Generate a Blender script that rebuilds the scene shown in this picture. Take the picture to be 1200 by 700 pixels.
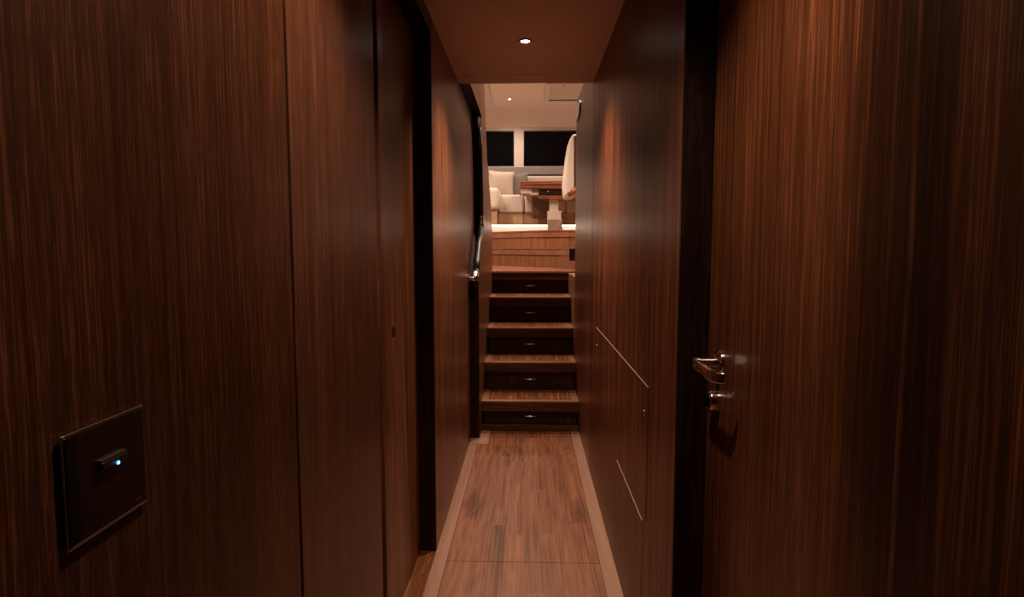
import bpy, bmesh, math
from mathutils import Vector, Matrix
PI = math.pi
C = bpy.context.scene.collection
sc = bpy.context.scene
for o in list(bpy.data.objects): bpy.data.objects.remove(o)

# ---------------------------------------------------------------- camera, world, exposure
cd = bpy.data.cameras.new('camera'); cam = bpy.data.objects.new('camera', cd); C.objects.link(cam)
cd.sensor_width = 36; cd.lens = 36*690/1200; cd.clip_start = 0.02
cam.location = (0, 0, 1.2)
cam.rotation_euler = (math.radians(90-4.805), 0, math.radians(1.655))
sc.camera = cam
w = bpy.data.worlds.new('night'); sc.world = w; w.use_nodes = True
w.node_tree.nodes['Background'].inputs[0].default_value = (0.01, 0.012, 0.02, 1)
w.node_tree.nodes['Background'].inputs[1].default_value = 0.05
sc.view_settings.view_transform = 'Standard'; sc.view_settings.look = 'None'
sc.view_settings.exposure = 0.0; sc.view_settings.gamma = 1; sc.view_settings.use_curve_mapping = False
WARM = (1.0, 0.74, 0.52)
WHITE = (1.0, 0.79, 0.62)
LAMP_FAR, LAMP_NEAR, LAMP_SALOON, STRIP = 78.0, 34.0, 72.0, 13.0
def spot(name, loc, power, size=125, blend=0.7, col=WARM, rad=0.018, parent=None):
    l = bpy.data.lights.new(name, 'SPOT'); l.energy = power; l.spot_size = math.radians(size)
    l.spot_blend = blend; l.color = col; l.shadow_soft_size = rad
    o = bpy.data.objects.new(name, l); C.objects.link(o); o.location = loc
    if parent: o.parent = parent
    return o

# ---------------------------------------------------------------- materials
def nodes(name):
    m = bpy.data.materials.new(name); m.use_nodes = True
    nt = m.node_tree; b = nt.nodes['Principled BSDF']
    return m, nt, b
def N(nt, t, **k):
    n = nt.nodes.new(t)
    for a, v in k.items(): setattr(n, a, v)
    return n
def plain(name, col, rough=.5, metal=0, coat=0, emit=None, es=0, noise=0, nscale=60, bump=0, sheen=0):
    m, nt, b = nodes(name)
    b.inputs['Base Color'].default_value = (*col, 1); b.inputs['Roughness'].default_value = rough
    b.inputs['Metallic'].default_value = metal; b.inputs['Coat Weight'].default_value = coat
    b.inputs['Sheen Weight'].default_value = sheen
    if emit: b.inputs['Emission Color'].default_value = (*emit, 1); b.inputs['Emission Strength'].default_value = es
    if noise or bump:
        tc = N(nt, 'ShaderNodeTexCoord'); nz = N(nt, 'ShaderNodeTexNoise'); nz.inputs['Scale'].default_value = nscale
        nz.inputs['Detail'].default_value = 4
        nt.links.new(tc.outputs['Object'], nz.inputs['Vector'])
        if noise:
            r = N(nt, 'ShaderNodeValToRGB')
            r.color_ramp.elements[0].position = .3; r.color_ramp.elements[1].position = .7
            r.color_ramp.elements[0].color = (*[c*(1-noise) for c in col], 1)
            r.color_ramp.elements[1].color = (*[min(1, c*(1+noise)) for c in col], 1)
            nt.links.new(nz.outputs['Fac'], r.inputs['Fac']); nt.links.new(r.outputs['Color'], b.inputs['Base Color'])
        if bump:
            bp = N(nt, 'ShaderNodeBump'); bp.inputs['Strength'].default_value = bump; bp.inputs['Distance'].default_value = .002
            nt.links.new(nz.outputs['Fac'], bp.inputs['Height']); nt.links.new(bp.outputs['Normal'], b.inputs['Normal'])
    return m
def wood(name, dark, mid, light, cross=(1, 1, 0), fine=170, along=1.3, rough=.36, coat=.0, seed=0., band=9, streak=.22, wob=.012, bandmix=.45, pore=.62, spec=.35, pfib=2.2):
    """straight-grained veneer; grain runs along the axis whose cross value is 0"""
    m, nt, b = nodes(name)
    L = nt.links.new
    tc = N(nt, 'ShaderNodeTexCoord')
    def coords(s, al, off):
        mp = N(nt, 'ShaderNodeMapping')
        mp.inputs['Scale'].default_value = tuple(s if c else al for c in cross)
        mp.inputs['Location'].default_value = (off, off*1.7, off*.6)
        return mp
    # slow wander of the grain
    wz = N(nt, 'ShaderNodeTexNoise'); wz.inputs['Scale'].default_value = 1.1; wz.inputs['Detail'].default_value = 2
    L(tc.outputs['Object'], wz.inputs['Vector'])
    sub = N(nt, 'ShaderNodeVectorMath', operation='SUBTRACT'); sub.inputs[1].default_value = (.5, .5, .5)
    L(wz.outputs['Color'], sub.inputs[0])
    scl = N(nt, 'ShaderNodeVectorMath', operation='MULTIPLY'); scl.inputs[1].default_value = tuple((wob*2 if c else 0) for c in cross)
    L(sub.outputs[0], scl.inputs[0])
    add = N(nt, 'ShaderNodeVectorMath', operation='ADD'); L(tc.outputs['Object'], add.inputs[0]); L(scl.outputs[0], add.inputs[1])
    def nz(s, al, off, det, rg=.6):
        mp = coords(s, al, off); L(add.outputs[0], mp.inputs['Vector'])
        n = N(nt, 'ShaderNodeTexNoise'); n.inputs['Scale'].default_value = 1; n.inputs['Detail'].default_value = det
        n.inputs['Roughness'].default_value = rg; L(mp.outputs[0], n.inputs['Vector']); return n.outputs['Fac']
    f1 = nz(fine, along*pfib, seed, 3); f2 = nz(fine*.22, along, seed+3.1, 3); f3 = nz(band, along*.35, seed+7.7, 2)
    def ramp(src, p0, p1, c0=(0,0,0,1), c1=(1,1,1,1)):
        r = N(nt, 'ShaderNodeValToRGB'); e = r.color_ramp.elements
        e[0].position = p0; e[1].position = p1; e[0].color = c0; e[1].color = c1
        L(src, r.inputs['Fac']); return r.outputs['Color']
    def mix(fac, a, bb):
        x = N(nt, 'ShaderNodeMix', data_type='RGBA')
        if isinstance(fac, float): x.inputs[0].default_value = fac
        else: L(fac, x.inputs[0])
        for i, v in ((6, a), (7, bb)):
            if isinstance(v, tuple): x.inputs[i].default_value = (*v, 1) if len(v) == 3 else v
            else: L(v, x.inputs[i])
        return x.outputs[2]
    base = mix(ramp(f2, .34, .66), dark, mid)
    wide = mix(ramp(f3, .38, .64), dark, mid)
    c = mix(bandmix, base, wide)
    s = N(nt, 'ShaderNodeMath', operation='MULTIPLY'); s.inputs[1].default_value = streak
    L(ramp(f1, .5, .78), s.inputs[0]); c = mix(s.outputs[0], c, light)
    p = N(nt, 'ShaderNodeMath', operation='MULTIPLY'); p.inputs[1].default_value = pore; b.inputs['Specular IOR Level'].default_value = spec
    L(ramp(f1, .46, .28), p.inputs[0]); c = mix(p.outputs[0], c, tuple(v*.3 for v in dark))
    L(c, b.inputs['Base Color'])
    b.inputs['Roughness'].default_value = rough; b.inputs['Specular Tint'].default_value = (1, .74, .56, 1)
    b.inputs['Coat Weight'].default_value = coat; b.inputs['Coat Roughness'].default_value = .28
    bp = N(nt, 'ShaderNodeBump'); bp.inputs['Strength'].default_value = .12; bp.inputs['Distance'].default_value = .0006
    L(f1, bp.inputs['Height']); L(bp.outputs['Normal'], b.inputs['Normal'])
    return m
D, MD, LT = (.080, .024, .011), (.185, .062, .030), (.28, .11, .055)
M = {}
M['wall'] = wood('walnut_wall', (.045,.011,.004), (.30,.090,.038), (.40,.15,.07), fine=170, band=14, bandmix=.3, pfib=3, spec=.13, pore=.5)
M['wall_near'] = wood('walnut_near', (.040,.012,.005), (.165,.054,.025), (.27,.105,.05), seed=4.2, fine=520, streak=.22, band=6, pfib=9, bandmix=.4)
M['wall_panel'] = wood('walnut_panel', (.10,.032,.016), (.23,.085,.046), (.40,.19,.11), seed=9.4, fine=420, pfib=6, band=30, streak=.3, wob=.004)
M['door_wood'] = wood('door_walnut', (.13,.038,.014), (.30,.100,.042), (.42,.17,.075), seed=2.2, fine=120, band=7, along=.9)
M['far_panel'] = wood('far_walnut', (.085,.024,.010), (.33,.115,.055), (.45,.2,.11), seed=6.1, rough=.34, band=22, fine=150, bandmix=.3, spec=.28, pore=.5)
M['jamb'] = wood('jamb_wenge', (.008,.003,.002), (.024,.009,.006), (.04,.016,.010), seed=1.7, fine=60, band=18, wob=.05, rough=.4)
M['tread_long'] = wood('tread_border', (.25,.105,.055), (.42,.19,.105), (.52,.29,.17), cross=(0,1,1), fine=120, seed=3.3, rough=.34, pore=.25)
M['tread_inlay'] = wood('tread_inlay', (.19,.06,.025), (.46,.165,.07), (.6,.28,.13), cross=(1,0,1), fine=110, seed=5.5, rough=.28, band=22)
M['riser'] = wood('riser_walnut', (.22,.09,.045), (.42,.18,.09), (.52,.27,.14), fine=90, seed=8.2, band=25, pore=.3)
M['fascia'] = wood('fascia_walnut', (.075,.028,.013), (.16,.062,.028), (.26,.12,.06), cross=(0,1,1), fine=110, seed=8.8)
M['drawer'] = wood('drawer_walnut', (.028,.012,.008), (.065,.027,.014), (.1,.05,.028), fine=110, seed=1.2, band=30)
M['border'] = wood('floor_border', (.30,.145,.095), (.38,.20,.14), (.45,.28,.2), cross=(1,0,1), fine=150, seed=2.9, rough=.4, pore=.12, streak=.1)
M['sofa_wood'] = wood('sofa_oak', (.50,.33,.2), (.62,.43,.28), (.7,.5,.35), fine=90, seed=2.5, streak=.1, pore=.1)
M['table_wood'] = wood('table_gloss', (.28,.085,.04), (.48,.17,.085), (.55,.26,.15), cross=(0,1,1), fine=80, seed=3.5, rough=.15, coat=.6)
M['seam'] = plain('seam_black', (.006, .004, .003), .7)
M['pale_line'] = plain('edge_highlight', (.55, .36, .24), .35)  # pale colour paints the light caught along the access panels' top edges
M['ceiling'] = plain('ceiling_leatherette', (.82, .68, .62), .6, noise=.05, nscale=300, bump=.15)
M['ceiling_light'] = plain('saloon_headlining', (.60, .47, .40), .6, noise=.02, nscale=90)
M['cream'] = plain('cream_wall', (.50, .42, .37), .6)
M['sill'] = plain('grey_sill', (.20, .165, .15), .6)
M['chrome'] = plain('chrome', (.75, .72, .70), .12, 1)
M['satin'] = plain('satin_metal', (.55, .48, .42), .3, 1)
M['blanket'] = plain('blanket_weave', (.27, .20, .165), .95, noise=.25, nscale=120, bump=.6)
M['foot'] = plain('bronzed_foot', (.34, .23, .17), .35)
M['bright_satin'] = plain('bright_satin_metal', (.85, .80, .74), .38, 1)
M['leather'] = plain('black_leather', (.012, .009, .008), .32, bump=.3, nscale=250)
M['black'] = plain('black_plastic', (.01, .01, .01), .35)
M['smoked'] = plain('smoked_glass_plate', (.012, .007, .006), .06, 0, 1.0)
M['glass'] = plain('night_glass', (.003, .003, .004), .05)
M['glass'].node_tree.nodes['Principled BSDF'].inputs['Specular IOR Level'].default_value = .12
M['lacquer'] = plain('pale_lacquer', (.72, .62, .52), .3)
M['fabric'] = plain('cream_fabric', (.70, .60, .51), .9, noise=.08, nscale=220, bump=.5, sheen=.2)
M['beige'] = plain('beige_fabric', (.42, .33, .27), .9, noise=.1, nscale=220, bump=.5, sheen=.2)
M['grey'] = plain('grey_fabric', (.14, .105, .09), .95, noise=.2, nscale=160, bump=.6, sheen=.2)
M['lens'] = plain('lamp_lens', (1, .95, .85), .3, emit=(1, .86, .70), es=30)
M['led'] = plain('led_strip', (1, .9, .7), .4, emit=(1, .84, .66), es=STRIP)
M['blue'] = plain('blue_indicator', (.1, .4, 1), .3, emit=(.03, .22, 1), es=4)
M['bluecore'] = plain('indicator_core', (.7, .9, 1), .3, emit=(.5, .8, 1), es=8)

def floor_material():
    m, nt, b = nodes('floor_planks'); L = nt.links.new
    def math_(op, a, bb=None):
        n = N(nt, 'ShaderNodeMath', operation=op)
        for i, v in enumerate((a, bb)):
            if v is None: continue
            if isinstance(v, (int, float)): n.inputs[i].default_value = v
            else: L(v, n.inputs[i])
        return n.outputs[0]
    tc = N(nt, 'ShaderNodeTexCoord'); sp = N(nt, 'ShaderNodeSeparateXYZ'); L(tc.outputs['Object'], sp.inputs[0])
    X, Y = sp.outputs[0], sp.outputs[1]
    col = math_('FLOOR', math_('DIVIDE', math_('ADD', X, .02), .075))
    w1 = N(nt, 'ShaderNodeTexWhiteNoise', noise_dimensions='1D'); L(col, w1.inputs['W'])
    row = math_('FLOOR', math_('DIVIDE', math_('ADD', Y, w1.outputs['Value']), .85))
    cv = N(nt, 'ShaderNodeCombineXYZ'); L(col, cv.inputs[0]); L(row, cv.inputs[1])
    w2 = N(nt, 'ShaderNodeTexWhiteNoise', noise_dimensions='2D'); L(cv.outputs[0], w2.inputs['Vector'])
    off = N(nt, 'ShaderNodeVectorMath', operation='SCALE'); L(w2.outputs['Color'], off.inputs[0]); off.inputs['Scale'].default_value = 7
    ad = N(nt, 'ShaderNodeVectorMath', operation='ADD'); L(tc.outputs['Object'], ad.inputs[0]); L(off.outputs[0], ad.inputs[1])
    def nz(sx, sy, det, dist=0.):
        mp = N(nt, 'ShaderNodeMapping'); mp.inputs['Scale'].default_value = (sx, sy, 1); L(ad.outputs[0], mp.inputs[0])
        n = N(nt, 'ShaderNodeTexNoise'); n.inputs['Scale'].default_value = 1; n.inputs['Detail'].default_value = det
        n.inputs['Distortion'].default_value = dist; L(mp.outputs[0], n.inputs['Vector']); return n.outputs['Fac']
    g = nz(9, 1.0, 1, .2)
    rings = math_('SINE', math_('MULTIPLY', g, 60))
    rings = math_('MULTIPLY', math_('ADD', rings, 1), .5)
    fine = nz(150, 3, 3)
    blotch = nz(34, 2.2, 2)
    val = math_('ADD', math_('MULTIPLY', rings, .07), math_('ADD', math_('MULTIPLY', fine, .52), math_('MULTIPLY', blotch, .40)))
    val = math_('ADD', val, math_('MULTIPLY', math_('SUBTRACT', w2.outputs['Value'], .5), .10))
    # crown figures and knots in single boards
    for kx, ky, ka, kb, yc in ((.045, 2.96, .040, .30, 2.86), (-.265, 2.66, .060, .15, 2.52), (.225, 2.60, .050, .22, 2.50), (-.12, 3.25, .03, .12, 3.1)):
        dx = math_('DIVIDE', math_('SUBTRACT', X, kx), ka); dy = math_('DIVIDE', math_('SUBTRACT', Y, ky), kb)
        d = math_('SQRT', math_('ADD', math_('MULTIPLY', dx, dx), math_('MULTIPLY', dy, dy)))
        d = math_('ADD', d, math_('MULTIPLY', math_('SUBTRACT', blotch, .5), .7))
        mk = N(nt, 'ShaderNodeMapRange', interpolation_type='SMOOTHSTEP'); mk.inputs['From Min'].default_value = 1.15; mk.inputs['From Max'].default_value = .2
        L(d, mk.inputs['Value'])
        cut = math_('GREATER_THAN', Y, yc)
        rg = math_('ADD', math_('MULTIPLY', math_('SINE', math_('MULTIPLY', d, 12)), .028), .13)
        val = math_('SUBTRACT', val, math_('MULTIPLY', math_('MULTIPLY', rg, mk.outputs[0]), cut))
    r = N(nt, 'ShaderNodeValToRGB'); e = r.color_ramp.elements
    e[0].position = .30; e[0].color = (.075, .020, .008, 1); e[1].position = .70; e[1].color = (.34, .128, .060, 1)
    k = e.new(.47); k.color = (.205, .069, .031, 1)
    L(val, r.inputs[0]); L(r.outputs[0], b.inputs['Base Color'])
    b.inputs['Roughness'].default_value = .4; b.inputs['Specular Tint'].default_value = (1, .74, .56, 1); b.inputs['Specular IOR Level'].default_value = .3; b.inputs['Coat Weight'].default_value = .04; b.inputs['Coat Roughness'].default_value = .25
    return m
M['floor'] = floor_material()

def near_door_material():
    """veneer whose leaves differ in tone: a warm leaf by the handle, dark heart strip, then dark leaves"""
    m = wood('door_veneer', (.075,.021,.008), (.29,.095,.038), (.42,.165,.07), seed=2.2, streak=.18, pfib=6, fine=330, band=7, along=.8, bandmix=.35)
    nt = m.node_tree; L = nt.links.new; b = nt.nodes['Principled BSDF']
    src = b.inputs['Base Color'].links[0].from_socket
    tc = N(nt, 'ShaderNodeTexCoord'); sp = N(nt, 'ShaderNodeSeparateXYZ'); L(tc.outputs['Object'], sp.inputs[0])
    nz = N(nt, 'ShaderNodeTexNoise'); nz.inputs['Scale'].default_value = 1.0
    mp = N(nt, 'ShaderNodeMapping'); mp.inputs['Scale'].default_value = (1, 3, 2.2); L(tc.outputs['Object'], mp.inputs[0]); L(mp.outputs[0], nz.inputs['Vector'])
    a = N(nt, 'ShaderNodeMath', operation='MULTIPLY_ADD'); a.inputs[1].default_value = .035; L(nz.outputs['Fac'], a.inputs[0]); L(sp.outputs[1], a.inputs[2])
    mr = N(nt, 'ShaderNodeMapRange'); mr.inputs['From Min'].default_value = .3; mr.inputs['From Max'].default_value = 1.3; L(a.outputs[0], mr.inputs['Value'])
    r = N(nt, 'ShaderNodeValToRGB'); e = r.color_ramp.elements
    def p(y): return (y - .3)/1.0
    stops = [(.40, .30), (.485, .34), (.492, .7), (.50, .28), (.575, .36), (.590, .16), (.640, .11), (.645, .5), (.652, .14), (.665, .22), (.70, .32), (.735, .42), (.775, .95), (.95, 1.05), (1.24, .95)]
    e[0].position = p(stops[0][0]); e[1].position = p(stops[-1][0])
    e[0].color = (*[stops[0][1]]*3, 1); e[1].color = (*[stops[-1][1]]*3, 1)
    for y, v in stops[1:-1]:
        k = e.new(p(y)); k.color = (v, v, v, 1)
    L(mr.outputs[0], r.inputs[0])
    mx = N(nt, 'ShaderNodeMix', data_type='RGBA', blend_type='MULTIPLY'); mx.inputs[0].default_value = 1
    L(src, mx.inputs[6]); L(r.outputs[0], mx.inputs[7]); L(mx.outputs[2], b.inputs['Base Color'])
    return m
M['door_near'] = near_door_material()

# ---------------------------------------------------------------- mesh helpers
def link(name, bm, mat, parent=None, smooth=False, bevel=0, segs=2):
    bmesh.ops.recalc_face_normals(bm, faces=bm.faces)
    me = bpy.data.meshes.new(name); bm.to_mesh(me); bm.free()
    mats = mat if isinstance(mat, (list, tuple)) else [mat]
    for x in mats: me.materials.append(M[x] if isinstance(x, str) else x)
    if smooth:
        for p in me.polygons: p.use_smooth = True
    o = bpy.data.objects.new(name, me); C.objects.link(o)
    if parent is not None:
        o.parent = parent; o.matrix_parent_inverse = Matrix.Translation(-Vector(parent.location))
    if bevel:
        b = o.modifiers.new('bevel', 'BEVEL'); b.width = bevel; b.segments = segs; b.limit_method = 'ANGLE'
    return o
def B(x0, x1, y0, y1, z0, z1, bm=None):
    bm = bm or bmesh.new()
    r = bmesh.ops.create_cube(bm, size=1)
    for v in r['verts']:
        v.co = Vector(((x0+x1)/2 + v.co.x*(x1-x0), (y0+y1)/2 + v.co.y*(y1-y0), (z0+z1)/2 + v.co.z*(z1-z0)))
    return bm
def prism(pts, axis, a, b, bm=None):
    """extrude a polygon: axis 'x' pts=(y,z); axis 'z' pts=(x,y); axis 'y' pts=(x,z)"""
    bm = bm or bmesh.new()
    def P(p, t): return {'x': (t, p[0], p[1]), 'z': (p[0], p[1], t), 'y': (p[0], t, p[1])}[axis]
    A = [bm.verts.new(P(p, a)) for p in pts]; Bv = [bm.verts.new(P(p, b)) for p in pts]
    bm.faces.new(A); bm.faces.new(Bv[::-1]); n = len(pts)
    for i in range(n): bm.faces.new((A[i], A[(i+1) % n], Bv[(i+1) % n], Bv[i]))
    return bm
def tube(pts, r, bm=None, seg=16, cap=True, sq=None):
    bm = bm or bmesh.new(); pts = [Vector(p) for p in pts]; n = len(pts); rings = []
    rr = r if isinstance(r, (list, tuple)) else [r]*n
    up = None
    for i, p in enumerate(pts):
        t = (pts[min(i+1, n-1)] - pts[max(i-1, 0)]).normalized()
        if up is None:
            up = t.orthogonal().normalized() if abs(t.x) > .9 else (Vector((1, 0, 0)) - t*t.x).normalized()
        else: up = (up - t*up.dot(t)).normalized()
        s = t.cross(up)
        e = sq or 1
        rings.append([bm.verts.new(p + up*math.cos(2*PI*k/seg)*rr[i]*e + s*math.sin(2*PI*k/seg)*rr[i]) for k in range(seg)])
    for a, b in zip(rings, rings[1:]):
        for k in range(seg): bm.faces.new((a[k], a[(k+1) % seg], b[(k+1) % seg], b[k]))
    if cap: bm.faces.new(rings[0][::-1]); bm.faces.new(rings[-1])
    return bm
def lathe(profile, origin, direction, seg=40, bm=None):
    """profile [(radius, along)] turned about a direction"""
    bm = bm or bmesh.new(); d = Vector(direction).normalized(); u = d.orthogonal().normalized(); v = d.cross(u); o = Vector(origin)
    rings = []
    for r, t in profile:
        if r < 1e-6: rings.append([bm.verts.new(o + d*t)])
        else: rings.append([bm.verts.new(o + d*t + (u*math.cos(2*PI*k/seg) + v*math.sin(2*PI*k/seg))*r) for k in range(seg)])
    for a, b in zip(rings, rings[1:]):
        for k in range(seg):
            q = (k+1) % seg
            if len(a) == 1 and len(b) > 1: bm.faces.new((a[0], b[k], b[q]))
            elif len(b) == 1 and len(a) > 1: bm.faces.new((a[k], a[q], b[0]))
            elif len(a) > 1: bm.faces.new((a[k], a[q], b[q], b[k]))
    return bm
def struct(name, bm, mat, parent=None, **k):
    o = link(name, bm, mat, parent, **k)
    if parent is None: o['kind'] = 'structure'
    return o
def tag(o, label, cat, group=None):
    o['label'] = label; o['category'] = cat
    if group: o['group'] = group
    return o
def thing(name, loc, label, cat, group=None):
    o = bpy.data.objects.new(name, None); o.empty_display_size = .05; C.objects.link(o); o.location = loc
    return tag(o, label, cat, group)
def part(name, bm, mat, parent, label=None, **k):
    o = link(name, bm, mat, parent, **k)
    if label: o['label'] = label
    return o
XL, XR, H = -.366, .330, 2.06
# ---------------------------------------------------------------- structure: floor
struct('floor', B(-.60, .60, -1.2, 3.85, -.06, 0), 'floor')
struct('floor', B(-.436, XL-.0015, 1.50, 2.25, 0, .0015), 'tread_inlay')
bm = prism([(XL, -1.2), (-.3155, -1.2), (-.3155, 3.53), (XL, 3.53)], 'z', 0, .002)
struct('trim_1', bm, 'border')
struct('trim_2', prism([(XL, 3.535), (-.25, 3.535), (-.25, 3.83), (-.31, 3.83), (-.31, 3.655), (XL, 3.655)], 'z', 0, .002), 'border')
struct('trim_3', B(.274, XR, -1.2, 3.83, 0, .002), 'border')
struct('trim_4', B(-.3155, -.3135, -1.2, 3.53, 0, .0012), 'seam')
struct('trim_5', B(.2725, .274, -1.2, 3.83, 0, .0012), 'seam')
struct('trim_6', B(XL-.0015, XL, 1.5, 2.25, 0, .0018), 'seam')
struct('trim_7', B(-.3135, .2725, 2.17, 2.1715, 0, .0006), 'seam')
# ---------------------------------------------------------------- structure: left wall
struct('wall_left', B(-.60, -.48, -1.2, 3.65, 0, H), 'jamb')                # carcass behind the panels
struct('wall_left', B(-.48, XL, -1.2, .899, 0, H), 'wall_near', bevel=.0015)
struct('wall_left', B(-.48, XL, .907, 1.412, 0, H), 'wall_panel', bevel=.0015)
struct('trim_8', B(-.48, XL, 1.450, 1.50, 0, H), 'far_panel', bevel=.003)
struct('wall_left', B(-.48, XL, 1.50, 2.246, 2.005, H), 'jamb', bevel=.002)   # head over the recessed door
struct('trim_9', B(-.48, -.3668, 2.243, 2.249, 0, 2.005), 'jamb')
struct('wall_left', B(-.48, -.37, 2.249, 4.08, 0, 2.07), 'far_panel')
d1 = struct('door_1', B(-.472, -.43, 1.502, 2.243, .004, 2.0), 'door_wood')
def rounded(y0, y1, z0, z1, r, n=8):
    out = []
    for cy, cz, a0 in ((y1-r, z1-r, 0), (y0+r, z1-r, 90), (y0+r, z0+r, 180), (y1-r, z0+r, 270)):
        for k in range(n+1):
            a = math.radians(a0 + 90*k/n); out.append((cy + r*math.cos(a), cz + r*math.sin(a)))
    return out
dl = struct('door_latch', prism(rounded(1.822, 1.866, .925, .962, .006), 'x', -.4305, -.4285), 'fascia', d1, bevel=.001)
# latch pocket: dark finger pull with a pale bar
struct('finger_pull', prism(rounded(1.828, 1.860, .929, .952, .004), 'x', -.4287, -.4278), 'black', d1)

# curved cabinet door laid on the left wall by the stairs
curve = [(2.252, .003), (3.42, .003), (3.47, .9), (3.52, 1.08), (3.66, 1.25), (3.80, 1.42), (3.87, 1.60), (3.88, 1.74), (3.83, 1.88), (3.72, 1.98), (3.52, 2.045), (3.30, 2.056), (2.252, 2.056)]
def smooth_poly(p, keep):
    out = []
    n = len(p)
    for i in range(n):
        if i in keep: out.append(p[i]); continue
        a, b, c = Vector(p[i-1]), Vector(p[i]), Vector(p[(i+1) % n])
        out.append(tuple(a.lerp(b, .7))); out.append(tuple(b*.8 + (a+c)*.1)); out.append(tuple(b.lerp(c, .3)))
    return out
curve_s = smooth_poly(curve, {0, 1, 12})
cen = Vector((2.9, 1.1))
def grow(p, d): return [tuple(Vector(q) + (Vector(q)-cen).normalized()*d) if q[0] > 2.3 else q for q in p]
d2 = struct('door_2', prism(curve_s, 'x', -.37, XL), 'far_panel', bevel=.001)
struct('door_seal', prism(grow(curve_s, .022), 'x', -.3698, -.3676), 'seam', d2)
# inner stair wall with the niche cut round that door, raked end by the saloon
stair_wall = [(3.65, 0), (3.65, 1.02), (4.08, 1.37), (3.92, 2.07), (3.15, 2.07), (3.15, 3.45), (4.0, 3.45), (4.18, 2.33), (4.42, 1.87), (4.78, 1.62), (5.02, 1.30), (5.02, .0)]
bm = prism(stair_wall, 'x', -.37, -.312)
for f in bm.faces: f.material_index = 0
bm.faces.ensure_lookup_table()
for f in bm.faces:
    c = f.calc_center_median()
    f.normal_update()
    if abs(f.normal.x) < .5 and c.y < 4.05 and c.z < 2.1: f.material_index = 1
    if abs(f.normal.x) < .5 and c.y > 4.1: f.material_index = 1
struct('wall_left', bm, ['far_panel', 'jamb'])
struct('wall_left', B(-.48, -.37, 4.08, 5.02, 0, 1.3), 'jamb')
# ---------------------------------------------------------------- structure: right wall
struct('wall_right', B(.46, .60, -1.2, 1.31, 0, H), 'jamb')
struct('trim_10', B(XR, .46, 1.300, 1.308, 0, H), 'jamb')
struct('trim_11', B(XR-.0005, .46, 1.3085, 1.328, 0, H), 'door_wood', bevel=.002)
struct('wall_right', B(XR, .46, 1.329, 3.15, 0, H), 'wall')
struct('wall_right', B(XR, .40, 3.15, 4.24, 0, 2.21), 'far_panel')
struct('wall_right', B(XR, .40, 4.24, 4.98, 0, .998), 'riser')
struct('wall_right', B(.36, .46, -1.2, 1.3, 2.03, H), 'jamb')
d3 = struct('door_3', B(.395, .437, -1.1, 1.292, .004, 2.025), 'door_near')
struct('wall_back', B(-.60, .60, -1.28, -1.2, 0, H), 'wall')
# ---------------------------------------------------------------- structure: corridor ceiling
struct('ceiling', B(-.60, .60, -1.28, .597, H, H+.05), 'ceiling', bevel=.002)
struct('ceiling', B(-.60, .60, .603, 2.062, H, H+.05), 'ceiling', bevel=.002)
struct('ceiling', B(-.60, .60, 2.068, 2.993, H, H+.05), 'ceiling', bevel=.002)
struct('ceiling', B(-.60, .60, 2.999, 3.15, H, H+.05), 'ceiling', bevel=.002)
struct('ceiling', B(-.60, .60, -1.28, 3.13, H+.05, H+.09), 'seam')

# ---------------------------------------------------------------- saloon shell
ZF = 1.40
struct('floor', prism([(-2.4, 7.425), (1.105, 7.425), (1.105, 6.22), (2.4, 6.22), (2.4, 9.2), (-2.4, 9.2)], 'z', ZF-.07, ZF), 'tread_inlay')
struct('wall_left', B(-2.46, -2.4, 3.1, 9.2, 0, 3.45), 'cream')
struct('wall_right', B(2.4, 2.46, 3.1, 9.2, 0, 3.45), 'cream')
struct('wall_back', B(-2.4, 2.4, 3.06, 3.12, H+.1, 3.45), 'cream')
struct('floor', B(-2.4, -.50, 3.13, 6.9, .9, 1.0), 'riser')
struct('floor', B(.42, 2.4, 3.16, 5.0, .9, 1.0), 'riser')
struct('ceiling', B(-2.46, 2.46, 3.06, 8.86, 3.27, 3.33), 'ceiling_light')
# front wall with two dark windows
YB = 9.0
def px(x, Yd): return (x-620)*Yd/690
def pz(y, Yd): return 1.2 + (292-y)*Yd/690
wz0, wz1 = pz(197, YB), pz(156.5, YB)
wins = [(-2.2, -.85), (px(560, YB), px(602.5, YB)), (px(613.5, YB), px(690, YB)), (1.1, 2.2)]
bm = B(-2.4, 2.4, YB, YB+.12, 0, wz0); B(-2.4, 2.4, YB, YB+.12, wz1, 3.45, bm)
xs = [-2.4] + [v for a in wins for v in a] + [2.4]
for i in range(0, len(xs), 2): B(xs[i], xs[i+1], YB, YB+.12, wz0, wz1, bm)
struct('wall_front', bm, 'cream')
# sloping headlining between ceiling and wall
struct('ceiling', prism([(8.86, 3.27), (8.86, 3.33), (9.06, 3.33), (9.06, 3.02), (8.995, 3.02)], 'x', -2.4, 2.4), 'ceiling_light')
for i, (a, b_) in enumerate(wins):
    fr = struct('window_%d' % (i+1), prism([(a, wz0), (b_, wz0), (b_, wz1), (a, wz1)], 'y', YB+.045, YB+.055), 'glass')
    f = B(a, b_, YB+.02, YB+.045, wz0, wz0+.015); B(a, b_, YB+.02, YB+.045, wz1-.015, wz1, f)
    B(a, a+.012, YB+.02, YB+.045, wz0, wz1, f); B(b_-.012, b_, YB+.02, YB+.045, wz0, wz1, f)
    struct('window_frame', f, 'black', fr)
struct('trim_12', B(-2.4, 2.4, 8.78, YB, pz(207.5, 8.9), pz(198.5, 8.9)), 'sill', bevel=.01)
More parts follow.
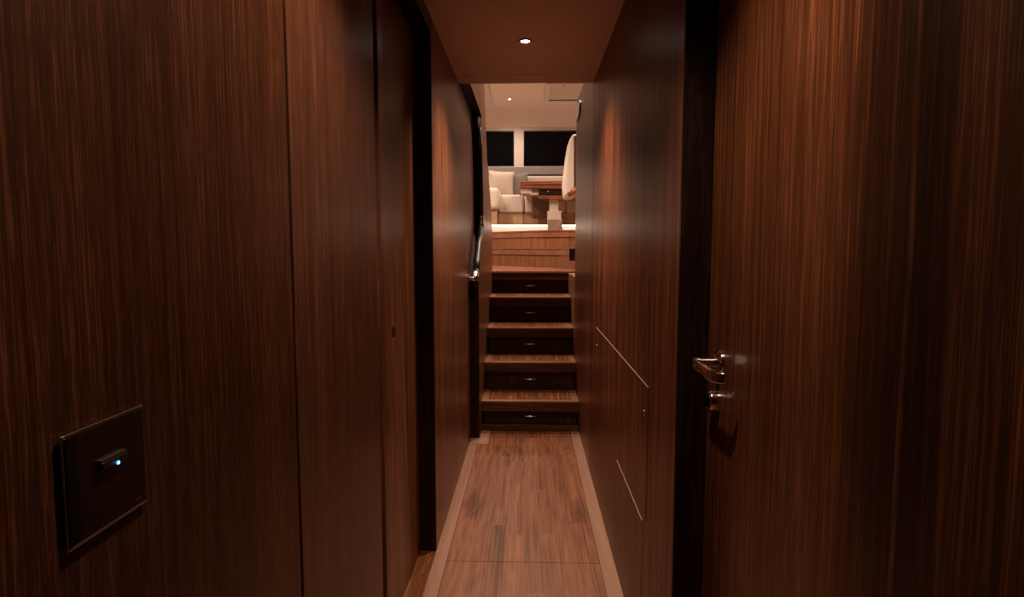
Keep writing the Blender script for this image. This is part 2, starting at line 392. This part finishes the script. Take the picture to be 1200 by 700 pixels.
# cove boards and a recessed hatch in the saloon ceiling
struct('trim_13', B(px(569, 8.2), px(577, 8.2), 7.0, 8.7, 3.255, 3.27), 'cream', bevel=.006)
hx0, hx1 = px(638, 8.0), px(690, 8.0)
h = thing('ceiling_hatch', ((hx0+hx1)/2, 7.95, 3.27), 'pale framed hatch let into the bright ceiling above the dining table', 'hatch')
f = B(hx0, hx1, 7.5, 7.56, 3.235, 3.27); B(hx0, hx1, 8.34, 8.4, 3.235, 3.27, f); B(hx0, hx0+.06, 7.56, 8.34, 3.235, 3.27, f); B(hx1-.06, hx1, 7.56, 8.34, 3.235, 3.27, f)
part('frame', f, 'cream', h, bevel=.004)
part('blind', B(hx0+.06, hx1-.06, 7.56, 8.34, 3.250, 3.262), 'beige', h, 'taupe blind panel inside the frame')
part('shadow_gap', B(hx0+.062, hx1-.062, 8.325, 8.339, 3.243, 3.2495), 'seam', h, 'dark slot along the far side')
part('catch', B(px(657, 7.6), px(662, 7.6), 7.57, 7.60, 3.238, 3.2495), 'black', h, bevel=.003)

# ---------------------------------------------------------------- staircase
st = thing('staircase', (0, 3.8, 0), 'walnut staircase of seven treads with pull drawers set in the lower risers', 'staircase')
steps = [(3.800, .2065), (4.055, .416), (4.33, .620), (4.62, .825), (4.95, 1.013)]
x0, x1 = -.3115, XR-.0005
part('plinth', B(x0, x1, 3.802, 3.86, .002, .036), 'fascia', st, 'paler kick strip at the floor', bevel=.003)
prevz = .036
def pull(parent, x, y, z):
    # slim boat-shaped bow handle
    w_ = .043
    pts = [(x-w_ + 2*w_*i/12, y-.004-.012*math.sin(PI*i/12), z) for i in range(13)]
    bm = tube(pts, [.0034 + .0026*math.sin(PI*i/12) for i in range(13)], seg=10)
    lathe([(.0, -.001), (.0085, -.001), (.0085, .004), (0, .004)], (x, y-.012, z), (0, -1, 0), seg=14, bm=bm)
    for s in (-1, 1): tube([(x+s*w_*.8, y+.001, z), (x+s*w_*.8, y-.008, z)], .0028, bm, seg=8)
    return link('pull_handle', bm, 'bright_satin', None, smooth=True)
def mkchild(o, p):
    o.parent = p; o.matrix_parent_inverse = Matrix.Identity(4)
    # p is a mesh whose own location is 0 and which sits under a thing with an inverse
    return o
def drawer(y, z0, z1):
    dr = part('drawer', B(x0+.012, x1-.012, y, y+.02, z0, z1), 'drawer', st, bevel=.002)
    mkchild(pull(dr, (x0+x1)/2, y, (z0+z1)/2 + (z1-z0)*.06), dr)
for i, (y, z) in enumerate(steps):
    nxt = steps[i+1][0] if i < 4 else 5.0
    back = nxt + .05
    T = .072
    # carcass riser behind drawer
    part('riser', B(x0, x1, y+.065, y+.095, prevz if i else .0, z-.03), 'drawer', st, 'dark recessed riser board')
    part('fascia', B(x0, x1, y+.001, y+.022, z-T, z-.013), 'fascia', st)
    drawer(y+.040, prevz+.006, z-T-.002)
    if i < 4:
        part('tread', B(x0, x1, y-.004, back+.02, z-.014, z), 'tread_long', st, bevel=.003)
        part('tread_inlay', B(x0+.045, x1-.045, y+.035, back+.0, z-.0005, z+.0012), 'tread_inlay', st)
    else:
        part('tread', prism([(x0, y-.004), (x1, y-.004), (x1, 4.985), (.40, 4.985), (.40, 5.03), (1.1, 5.03), (1.1, 6.6), (-1.1, 7.5), (-1.1, 5.03), (x0, 5.03)], 'z', z-.014, z), 'tread_long', st)
        part('tread_inlay', prism([(x0+.03, y+.03), (x1-.03, y+.03), (x1-.03, 5.06), (1.0, 5.06), (1.0, 6.3), (-1.0, 7.4), (-1.0, 5.06), (x0+.03, 5.06)], 'z', z-.0005, z+.001), 'tread_inlay', st, 'landing boards glowing orange from the light above')
    prevz = z + .0012
def winder(front, z, zlow, inset=.010, back=None):
    # front: nosing polyline left -> right
    bk = [(front[-1][0], back), (front[0][0], back)]
    part('tread', prism([(x_, y_-.005) for x_, y_ in front] + bk, 'z', z-.014, z), 'tread_long', st, 'wide winding tread')
    part('fascia', prism(front + [(x_, y_+.025) for x_, y_ in front[::-1]], 'z', z-.072, z-.014), 'tread_long', st)
    fr = [(x_, y_+inset) for x_, y_ in front]
    part('riser', prism(fr + [(x_, y_+.03) for x_, y_ in fr[::-1]], 'z', zlow, z-.02), 'riser', st, 'riser with upright grain')
winder([(-1.1, 7.1), (-.45, 6.75), (.315, 5.88), (.42, 5.35), (1.1, 5.35)], 1.213, 1.013, back=7.4)
winder([(-1.1, 7.3), (-.45, 6.98), (.10, 6.36), (.41, 6.22), (1.1, 6.22)], 1.40, 1.213, back=7.42)

sk = thing('wall_socket', (.40, 5.345, 1.14), 'small black socket box at the right end of the sixth step', 'socket')
part('box', prism(rounded(.362, .45, 1.095, 1.205, .008), 'y', 5.318, 5.352), 'black', sk, bevel=.002)
part('cover', prism(rounded(.370, .442, 1.105, 1.195, .006), 'y', 5.314, 5.318), 'leather', sk)

# ---------------------------------------------------------------- handrail by the stairs
hr = thing('handrail', (-.335, 3.62, 1.04), 'black leather bound handrail with chrome ends beside the stairs', 'handrail')
XH = -.328
lo = [(XH, 3.60, 1.045), (XH, 3.72, 1.115), (XH, 3.88, 1.235), (XH, 4.02, 1.345)]
part('grip', tube(lo, [.021, .022, .022, .021], seg=20, sq=.85), 'leather', hr, smooth=True)
up_ = [(XH, 4.045, 1.43), (XH, 4.01, 1.60), (XH, 3.95, 1.80), (XH, 3.89, 1.985)]
part('grip', tube(up_, [.020, .024, .024, .022], seg=20, sq=.85), 'leather', hr, 'upright black leather grip', smooth=True)
part('chrome_elbow', tube([(XH, 4.02, 1.345), (XH, 4.045, 1.375), (XH, 4.052, 1.405), (XH, 4.045, 1.43)], .0205, seg=20), 'chrome', hr, smooth=True)
bm = tube([(XH, 3.89, 1.985), (XH, 3.886, 2.04)], .017, seg=20)
tube([(XH, 3.886, 2.035), (XH, 3.885, 2.052)], .013, bm, seg=20)
part('chrome_cap', bm, 'chrome', hr, smooth=False)
bm = tube([(XH, 3.63, 1.063), (XH, 3.60, 1.045), (XH, 3.575, 1.028), (XH, 3.560, 1.022), (XH-.006, 3.552, 1.022), (XH-.024, 3.550, 1.022), (-.364, 3.550, 1.022)], [.0225, .0225, .022, .020, .016, .012, .011], seg=20)
lathe([(.0, 0), (.026, 0), (.026, .004), (.022, .007), (0, .007)], (-.366, 3.55, 1.022), (1, 0, 0), bm=bm, seg=24)
part('chrome_bracket', bm, 'chrome', hr, smooth=True)
part('rail_end', tube([(XH, 3.585, 1.018), (XH, 3.585, .965)], [.021, .019], seg=20, sq=.9), 'leather', hr, 'short dark leather end below the chrome bracket', smooth=True)

# ---------------------------------------------------------------- right wall: access panels
def access(y0, y1, z0, z1, label, latches, name='access_panel'):
    t = thing(name, (XR, (y0+y1)/2, z0), label, 'panel', 'flush access panels in the right wall')
    part('panel', B(XR-.0008, XR, y0, y1, z0, z1), 'wall', t)
    part('top_edge', B(XR-.0016, XR-.0001, y0+.003, y1-.003, z1, z1+.002), 'pale_line', t, 'thin pale strip painted as light caught on the top edge')
    if latches: part('side_gap', B(XR-.0009, XR-.0001, y0-.0012, y0, z0, z1), 'seam', t, 'dark gap at the near edge')
    for ly, lz in latches:
        bm = lathe([(0, .0), (.0075, .0), (.0075, .003), (.005, .0045), (.0028, .003), (0, .003)], (XR-.0008, ly, lz), (-1, 0, 0), seg=20)
        part('latch', bm, 'chrome', t, smooth=True)
access(1.605, 2.86, .440, .818, 'upper flush walnut access panel with two tiny chrome latches on right wall', [(1.645, .737), (2.82, .737)])
access(1.655, 2.15, .03, .414, 'lower flush walnut access panel below the latched one near the floor', [])
# oval plate high on the wall by the saloon
t = thing('wall_speaker', (XR, 4.02, 2.12), 'oval rimmed plate on the right wall above the stairs', 'speaker')
ov = lambda a, b_: [(4.02 + a*math.cos(k*PI/16), 2.115 + b_*math.sin(k*PI/16)) for k in range(32)]
part('rim', prism(ov(.16, .062), 'x', XR-.008, XR), 'fascia', t, bevel=.002)
part('grille', prism(ov(.135, .046), 'x', XR-.011, XR-.008), 'beige', t, 'taupe face inside the dark rim', bevel=.002)

# ---------------------------------------------------------------- near door furniture (right)
YH, ZH, XD = 1.207, .968, .395
bm = lathe([(0, 0), (.026, 0), (.026, .004), (.0245, .007), (.021, .0095), (.018, .010), (.0165, .008), (0, .008)], (XD, YH, ZH), (-1, 0, 0))
ro = link('rosette', bm, 'chrome', None, smooth=True); mkchild(ro, d3); ro['label'] = 'round chrome rose under the lever'
bm = tube([(XD-.006, YH, ZH), (XD-.020, YH, ZH), (XD-.040, YH, ZH), (XD-.050, YH, ZH), (XD-.056, YH, ZH)], [.0125, .0095, .0095, .0115, .0100], seg=24)
# flat bar, tall and thin, swept towards the near side and turned in a little at its tip
path = [(XD-.0500, YH+.012, .0105), (XD-.0505, YH-.006, .0118), (XD-.0510, YH-.040, .0118), (XD-.0510, YH-.085, .0115), (XD-.0490, YH-.108, .0112), (XD-.0420, YH-.120, .0110), (XD-.0330, YH-.124, .0105)]
rings = []
for i, (x_, y_, hh) in enumerate(path):
    a_, b_ = path[max(i-1, 0)], path[min(i+1, len(path)-1)]
    t_ = Vector((b_[0]-a_[0], b_[1]-a_[1], 0)).normalized(); n_ = Vector((t_.y, -t_.x, 0))
    zc = ZH - .004 - .02*(YH-y_)
    rings.append([bm.verts.new(Vector((x_, y_, zc)) + n_*.0048*math.copysign(abs(math.cos(q))**.6, math.cos(q)) + Vector((0, 0, hh*math.copysign(abs(math.sin(q))**.6, math.sin(q))))) for q in [2*PI*k/20 for k in range(20)]])
for a_, b_ in zip(rings, rings[1:]):
    for k in range(20): bm.faces.new((a_[k], a_[(k+1) % 20], b_[(k+1) % 20], b_[k]))
bm.faces.new(rings[0][::-1]); bm.faces.new(rings[-1])
lv = link('lever', bm, 'chrome', None, smooth=True); mkchild(lv, d3); lv['label'] = 'chrome lever handle with its tip turned in'
YK, ZK = 1.222, .884
bm = lathe([(0, 0), (.0225, 0), (.0225, .016), (.0205, .0195), (.0175, .0205), (.0165, .0185), (0, .0185)], (XD, YK, ZK), (-1, 0, 0))
kn = link('thumb_turn', bm, 'chrome', None, smooth=True); mkchild(kn, d3); kn['label'] = 'round chrome lock rim below the lever'
bm = lathe([(0, .0186), (.0162, .0186), (.0150, .0215), (0, .0225)], (XD, YK, ZK), (-1, 0, 0))
B(XD-.032, XD-.021, YK-.0028, YK+.0028, ZK-.012, ZK+.012, bm)
kd = link('turn_snib', bm, 'leather', None); mkchild(kd, kn); kd['label'] = 'dark face with a slim turning bar'
for p in (ro, lv, kn):
    m_ = p.modifiers.new('edge', 'EDGE_SPLIT'); m_.split_angle = math.radians(40)

# ---------------------------------------------------------------- switch plate (left foreground)
sw = thing('switch_plate', (XL, .49, .958), 'glossy dark bathroom switch plate with a lit blue indicator on the left wall', 'switch')

Y0, Y1, Z0, Z1 = .4345, .5320, .9610, 1.0545
PX = XL + .0050
part('back_box', B(XL, XL+.0020, Y0+.003, Y1-.003, Z0+.003, Z1-.003), 'black', sw)
bm = B(XL+.0020, PX-.001, Y0, Y0+.0022, Z0, Z1); B(XL+.0020, PX-.001, Y1-.0022, Y1, Z0, Z1, bm)
B(XL+.0020, PX-.001, Y0+.0022, Y1-.0022, Z1-.0022, Z1, bm); B(XL+.0020, PX-.001, Y0+.0022, Y1-.0022, Z0, Z0+.0022, bm)
part('frame', bm, 'satin', sw, 'thin bright metal edge', bevel=.0006)
part('face', B(XL+.0020, PX, Y0+.0022, Y1-.0022, Z0+.0022, Z1-.0022), 'smoked', sw, bevel=.0008)
# small wedge shaped lever with the indicator under its lip
part('toggle', prism([(PX, 1.0220), (PX+.0042, 1.0205), (PX+.0047, 1.0185), (PX+.0044, 1.0150), (PX, 1.0130)], 'y', .4700, .5010), 'black', sw, 'black rocker bar with a pale top edge', bevel=.0006)
part('toggle_edge', B(PX, PX+.0040, .4702, .5008, 1.0217, 1.0227), 'satin', sw)
part('indicator', lathe([(0, 0), (.0018, 0), (.0018, .0006), (.0012, .0010), (0, .0010)], (PX+.0045, .4875, 1.0152), (1, 0, 0), seg=24), 'blue', sw, 'lit blue round indicator', smooth=True)
part('indicator_glow', lathe([(0, 0), (.0009, 0), (.0006, .0006), (0, .0007)], (PX+.0054, .4875, 1.0152), (1, 0, 0), seg=16), 'bluecore', sw, smooth=True)
for yy, zz, r in ((.5145, .9700, .0009), (.5200, .9690, .0011), (.5255, .9700, .0009)):
    part('mark', lathe([(0, 0), (r, 0), (r, .0003), (0, .0003)], (PX, yy, zz), (1, 0, 0), seg=12), 'satin', sw, 'tiny pale printed dot')

# ---------------------------------------------------------------- lamps
def downlight(x, y, z, power, label, r=.030, size=122, blend=.55, group=None, col=WARM):
    t = thing('downlight', (x, y, z), label, 'light', group)
    part('bezel', lathe([(r*.60, .0006), (r*.62, .003), (r*.72, .0055), (r*.92, .005), (r, .002), (r, -.002)], (x, y, z), (0, 0, -1)), 'satin', t, smooth=True)
    part('lens', lathe([(0, .0022), (r*.45, .002), (r*.61, .0008), (r*.61, -.002), (0, -.002)], (x, y, z), (0, 0, -1)), 'lens', t, 'glowing warm lens', smooth=True)
    spot('lamp_light', (x, y, z-.012), power, size, blend, col, .015)
    return t
downlight(-.018, 2.52, H, LAMP_FAR, 'small round recessed downlight in the low brown corridor ceiling', size=118, blend=1.0)
downlight(-.018, .86, H, LAMP_NEAR, 'round recessed downlight in the corridor ceiling above the viewer', size=112, blend=.6)
SL = [(px(597.5, 8.35), 8.35), (px(597.5, 8.35), 5.6), (1.5, 8.3), (-1.5, 8.3), (1.5, 6.2), (-1.5, 6.2), (.3, 4.6), (-1.0, 7.05), (.95, 7.05)]  # last two are unseen lamps added to light the sofa front under the table
SLAB = [None, 'saloon ceiling downlight over the winding steps, hidden by the corridor ceiling', 'saloon ceiling downlight near the windows at the far right',
        'saloon ceiling downlight near the windows at the far left', 'saloon ceiling downlight over the right side behind the tall seat',
        'saloon ceiling downlight over the left side behind the stair wall', 'saloon ceiling downlight above the straight flight of stairs',
        'unseen fill lamp added left of the dining table', 'unseen fill lamp added right of the dining table']
for i, (x, y) in enumerate(SL):
    downlight(x, y, 3.27, LAMP_SALOON*(2.0 if y < 5 else 1.5 if y < 7 else 1), 'tiny bright downlight in the pale saloon ceiling above the sofa pillows' if i == 0 else
              SLAB[i], r=.032, size=150, blend=.8, col=WHITE, group=None if i == 0 else 'saloon downlights outside the view')

# ---------------------------------------------------------------- saloon furniture
def cushion(name, size, loc, rot, mat, parent=None, puff=.5, label=None, sub_=6):
    """pillow: w (x), h (z), t (y thickness) with pinched corners"""
    w_, h_, t_ = size; bm = bmesh.new(); n = 14
    def P(u, v, s):
        e = (1-abs(u)**2.6)*(1-abs(v)**2.6)
        k = 1 - .07*(1-abs(u)**2)*abs(v) ; j = 1 - .07*(1-abs(v)**2)*abs(u)
        return Vector((u*w_/2*j, s*t_/2*max(e, 0)**puff, v*h_/2*k))
    g = {}
    for s in (1, -1):
        for i in range(n+1):
            for j in range(n+1):
                u, v = -1+2*i/n, -1+2*j/n
                edge = i in (0, n) or j in (0, n)
                key = (i, j, 0 if edge else s)
                if key not in g: g[key] = bm.verts.new(P(u, v, s))
    for s in (1, -1):
        for i in range(n):
            for j in range(n):
                q = []
                for a, b_ in ((i, j), (i+1, j), (i+1, j+1), (i, j+1)):
                    edge = a in (0, n) or b_ in (0, n); q.append(g[(a, b_, 0 if edge else s)])
                bm.faces.new(q if s < 0 else q[::-1])
    mt = Matrix.Translation(loc) @ Matrix.Rotation(rot[2], 4, 'Z') @ Matrix.Rotation(rot[1], 4, 'Y') @ Matrix.Rotation(rot[0], 4, 'X')
    bmesh.ops.transform(bm, matrix=mt, verts=bm.verts)
    return link(name, bm, mat, parent, smooth=True)
def pad(x0_, x1_, y0_, y1_, z0_, z1_, r=.035):
    bm = B(x0_, x1_, y0_, y1_, z0_, z1_)
    bmesh.ops.bevel(bm, geom=bm.edges[:], offset=r, segments=5, profile=.6, affect='EDGES')
    return bm
so = thing('sofa', (0, 8.4, ZF), 'cream upholstered sofa on a pale wooden plinth lit from beneath', 'sofa')
SY = 7.80
zb0, zb1 = pz(264, SY), pz(250.5, SY)
# plinth boards, set in above the recessed toe kick
seams = [-1.7, px(584, SY), px(613.3, SY), px(640, SY), px(657.5, SY), 1.7]
for a, b_ in zip(seams, seams[1:]):
    part('base_panel', B(a+.003, b_-.003, SY, SY+.03, zb0, zb1), 'sofa_wood', so, bevel=.003)
part('base_frame', B(-1.7, 1.7, SY+.03, 8.88, zb0, zb1-.01), 'sofa_wood', so)
part('toe_kick', B(-1.7, 1.7, SY+.16, SY+.18, ZF, zb0), 'cream', so, 'recessed kick board washed by the strip light')
part('light_strip', B(-1.7, 1.7, SY+.085, SY+.115, zb0-.012, zb0-.001), 'led', so, 'glowing warm strip light under the base')
zt = pz(229.5, SY)
cs = [(-1.65, px(584.5, SY)-.01), (px(584.5, SY), px(614.3, SY)), (px(615, SY), px(638, SY)), (px(638.5, SY), px(662, SY)), (px(662.5, SY), 1.65)]
for k, (a, b_) in enumerate(cs):
    part('seat_cushion', pad(a, b_, SY-.03, 8.62, zb1, zt), 'fabric', so, smooth=True)
part('backrest', pad(-1.7, 1.7, 8.60, 8.80, zb1, pz(207.5, 8.6), .05), 'beige', so, 'low taupe back under the windows', smooth=True)
part('armrest', pad(-.85, px(585, 7.62), 7.55, 8.0, pz(247, 7.62), pz(221.5, 7.62), .06), 'fabric', so, 'rounded thick cream arm at the left end', smooth=True)
part('arm_base', B(-.85, px(583, 7.62), 7.60, 7.80, pz(263.5, 7.62), pz(247.5, 7.62)), 'sofa_wood', so)
p1 = cushion('throw_pillow', (.37, .38, .15), (px(587.5, 8.42), 8.44, pz(216.6, 8.42)), (-.22, .05, .08), 'beige')
tag(p1, 'large beige throw pillow at the left end of the sofa', 'pillow')
p2 = cushion('throw_pillow', (.245, .35, .10), (px(609.5, 8.42), 8.50, pz(217.5, 8.42)), (-.2, -.12, -.1), 'grey')
tag(p2, 'dark grey throw pillow between the beige one and the table', 'pillow')
# blanket draped over the seat edge
bm = bmesh.new(); bw0, bw1 = px(623.2, SY), px(643, SY)
prof = [(8.35, zt+.018), (8.1, zt+.020), (7.86, zt+.020), (7.79, zt+.010), (7.748, zt-.03), (7.743, zt-.10), (7.741, zt-.2), (7.739, pz(257, SY))]
nx = 26; rows = []
for y_, z_ in prof:
    rows.append([bm.verts.new((bw0 + (bw1-bw0)*i/nx, y_ - .004*math.sin(i*1.9)*(1 if y_ < 7.8 else 0), z_ + .003*math.sin(i*2.1) + (.006*math.sin(i*1.1) if z_ < zt-.25 else 0))) for i in range(nx+1)])
for a, b_ in zip(rows, rows[1:]):
    for i in range(nx): bm.faces.new((a[i], a[i+1], b_[i+1], b_[i]))
bl = link('throw_blanket', bm, 'blanket', None, smooth=True); s_ = bl.modifiers.new('t', 'SOLIDIFY'); s_.thickness = .008; s_.offset = 1
tag(bl, 'grey woven throw blanket hanging over the sofa seat edge', 'blanket')

# table: glossy two-leaf top on a stepped polished pedestal
TY = 7.15
tb = thing('dining_table', (px(650, TY), TY+.3, ZF), 'glossy reddish wooden saloon table on a stepped pale pedestal before the sofa', 'table')
tx0 = px(608.5, TY); zt0, zt1 = pz(222.5, TY), pz(213.6, TY)
part('tabletop', B(tx0, 1.05, TY, TY+.56, zt0+.045, zt1), 'table_wood', tb, bevel=.008, segs=3)
part('folded_leaf', B(tx0+.004, 1.05, TY+.004, TY+.55, zt0, zt0+.040), 'table_wood', tb, 'lower folded leaf', bevel=.006)
part('metal_corner', B(tx0+.004, tx0+.022, TY+.006, TY+.03, pz(231, TY), zt0-.002), 'chrome', tb, bevel=.003)
part('apron', B(px(631, TY), .90, TY+.03, TY+.50, pz(229.5, TY), zt0-.001), 'jamb', tb, 'dark reddish apron box below the leaves', bevel=.004)
part('under_rail', B(tx0+.035, .95, TY+.05, TY+.09, pz(230.5, TY), pz(228.8, TY)), 'table_wood', tb, bevel=.002)
part('lower_shelf', B(px(630.5, TY), .62, TY+.04, TY+.5, pz(233.5, TY), pz(229.6, TY)), 'table_wood', tb, bevel=.003)
part('knob', lathe([(0, 0), (.010, 0), (.012, .01), (0, .016)], (px(641.8, TY), TY+.03, pz(225.3, TY)), (0, -1, 0), seg=16), 'chrome', tb, smooth=True)
part('column', B(px(643.5, TY+.12), px(654, TY+.12), TY+.12, TY+.26, pz(249, TY+.12), pz(233.2, TY+.12)), 'lacquer', tb, 'pale inner column', bevel=.004)
part('column_sleeve', B(px(641.2, TY+.1), px(657.2, TY+.1), TY+.10, TY+.28, pz(258, TY+.1), pz(248, TY+.1)), 'lacquer', tb, 'wider pale sleeve', bevel=.004)
part('pedestal_foot', B(px(641.6, TY+.1), px(658.5, TY+.1), TY+.09, TY+.29, ZF, pz(258, TY+.1)), 'foot', tb, 'brown lower box of the pedestal', bevel=.004)

# high backed seat at the right, seen from behind its side
HY = 6.62
hs = thing('helm_seat', (.75, HY+.25, ZF), 'tall cream backed seat at the right edge beside the table', 'seat')
prof = [(px(661.6, HY), pz(229, HY)), (px(660.4, HY), pz(215, HY)), (px(661.8, HY), pz(200, HY)), (px(664.0, HY), pz(181, HY)), (px(666.6, HY), pz(166, HY)), (px(670.0, HY), pz(160.5, HY)),
        (px(676, HY), pz(160, HY)), (px(678, HY), pz(166, HY)), (px(678, HY), pz(226, HY)), (px(672, HY), pz(231, HY)), (px(665, HY), pz(232, HY))]
part('backrest', prism(prof, 'y', HY, HY+.52), 'fabric', hs, smooth=False, bevel=.02, segs=4)
part('wooden_shell', prism([(px(670.8, HY), pz(163, HY)), (px(679, HY), pz(163, HY)), (px(679, HY), pz(224, HY)), (px(671.5, HY), pz(224, HY))], 'y', HY-.03, HY-.001), 'fascia', hs, 'dark side edge of the back', bevel=.006)
part('armrest', tube([(px(664.5, HY), HY-.03, pz(230.5, HY)), (px(668, HY), HY-.032, pz(227.5, HY)), (px(672.5, HY), HY-.033, pz(224.5, HY)), (px(678, HY), HY-.03, pz(224, HY))], [.022, .034, .038, .038], seg=20), 'table_wood', hs, 'rounded wooden arm end', smooth=True)
part('seat_pad', pad(px(678.5, HY), px(678.5, HY)+.5, HY, HY+.52, pz(238, HY), pz(228, HY), .03), 'fabric', hs, smooth=True)
part('pedestal', lathe([(0, 0), (.17, 0), (.17, .02), (.05, .04), (.05, .3), (0, .3)], (px(678.5, HY)+.28, HY+.26, ZF), (0, 0, 1)), 'satin', hs, smooth=False)
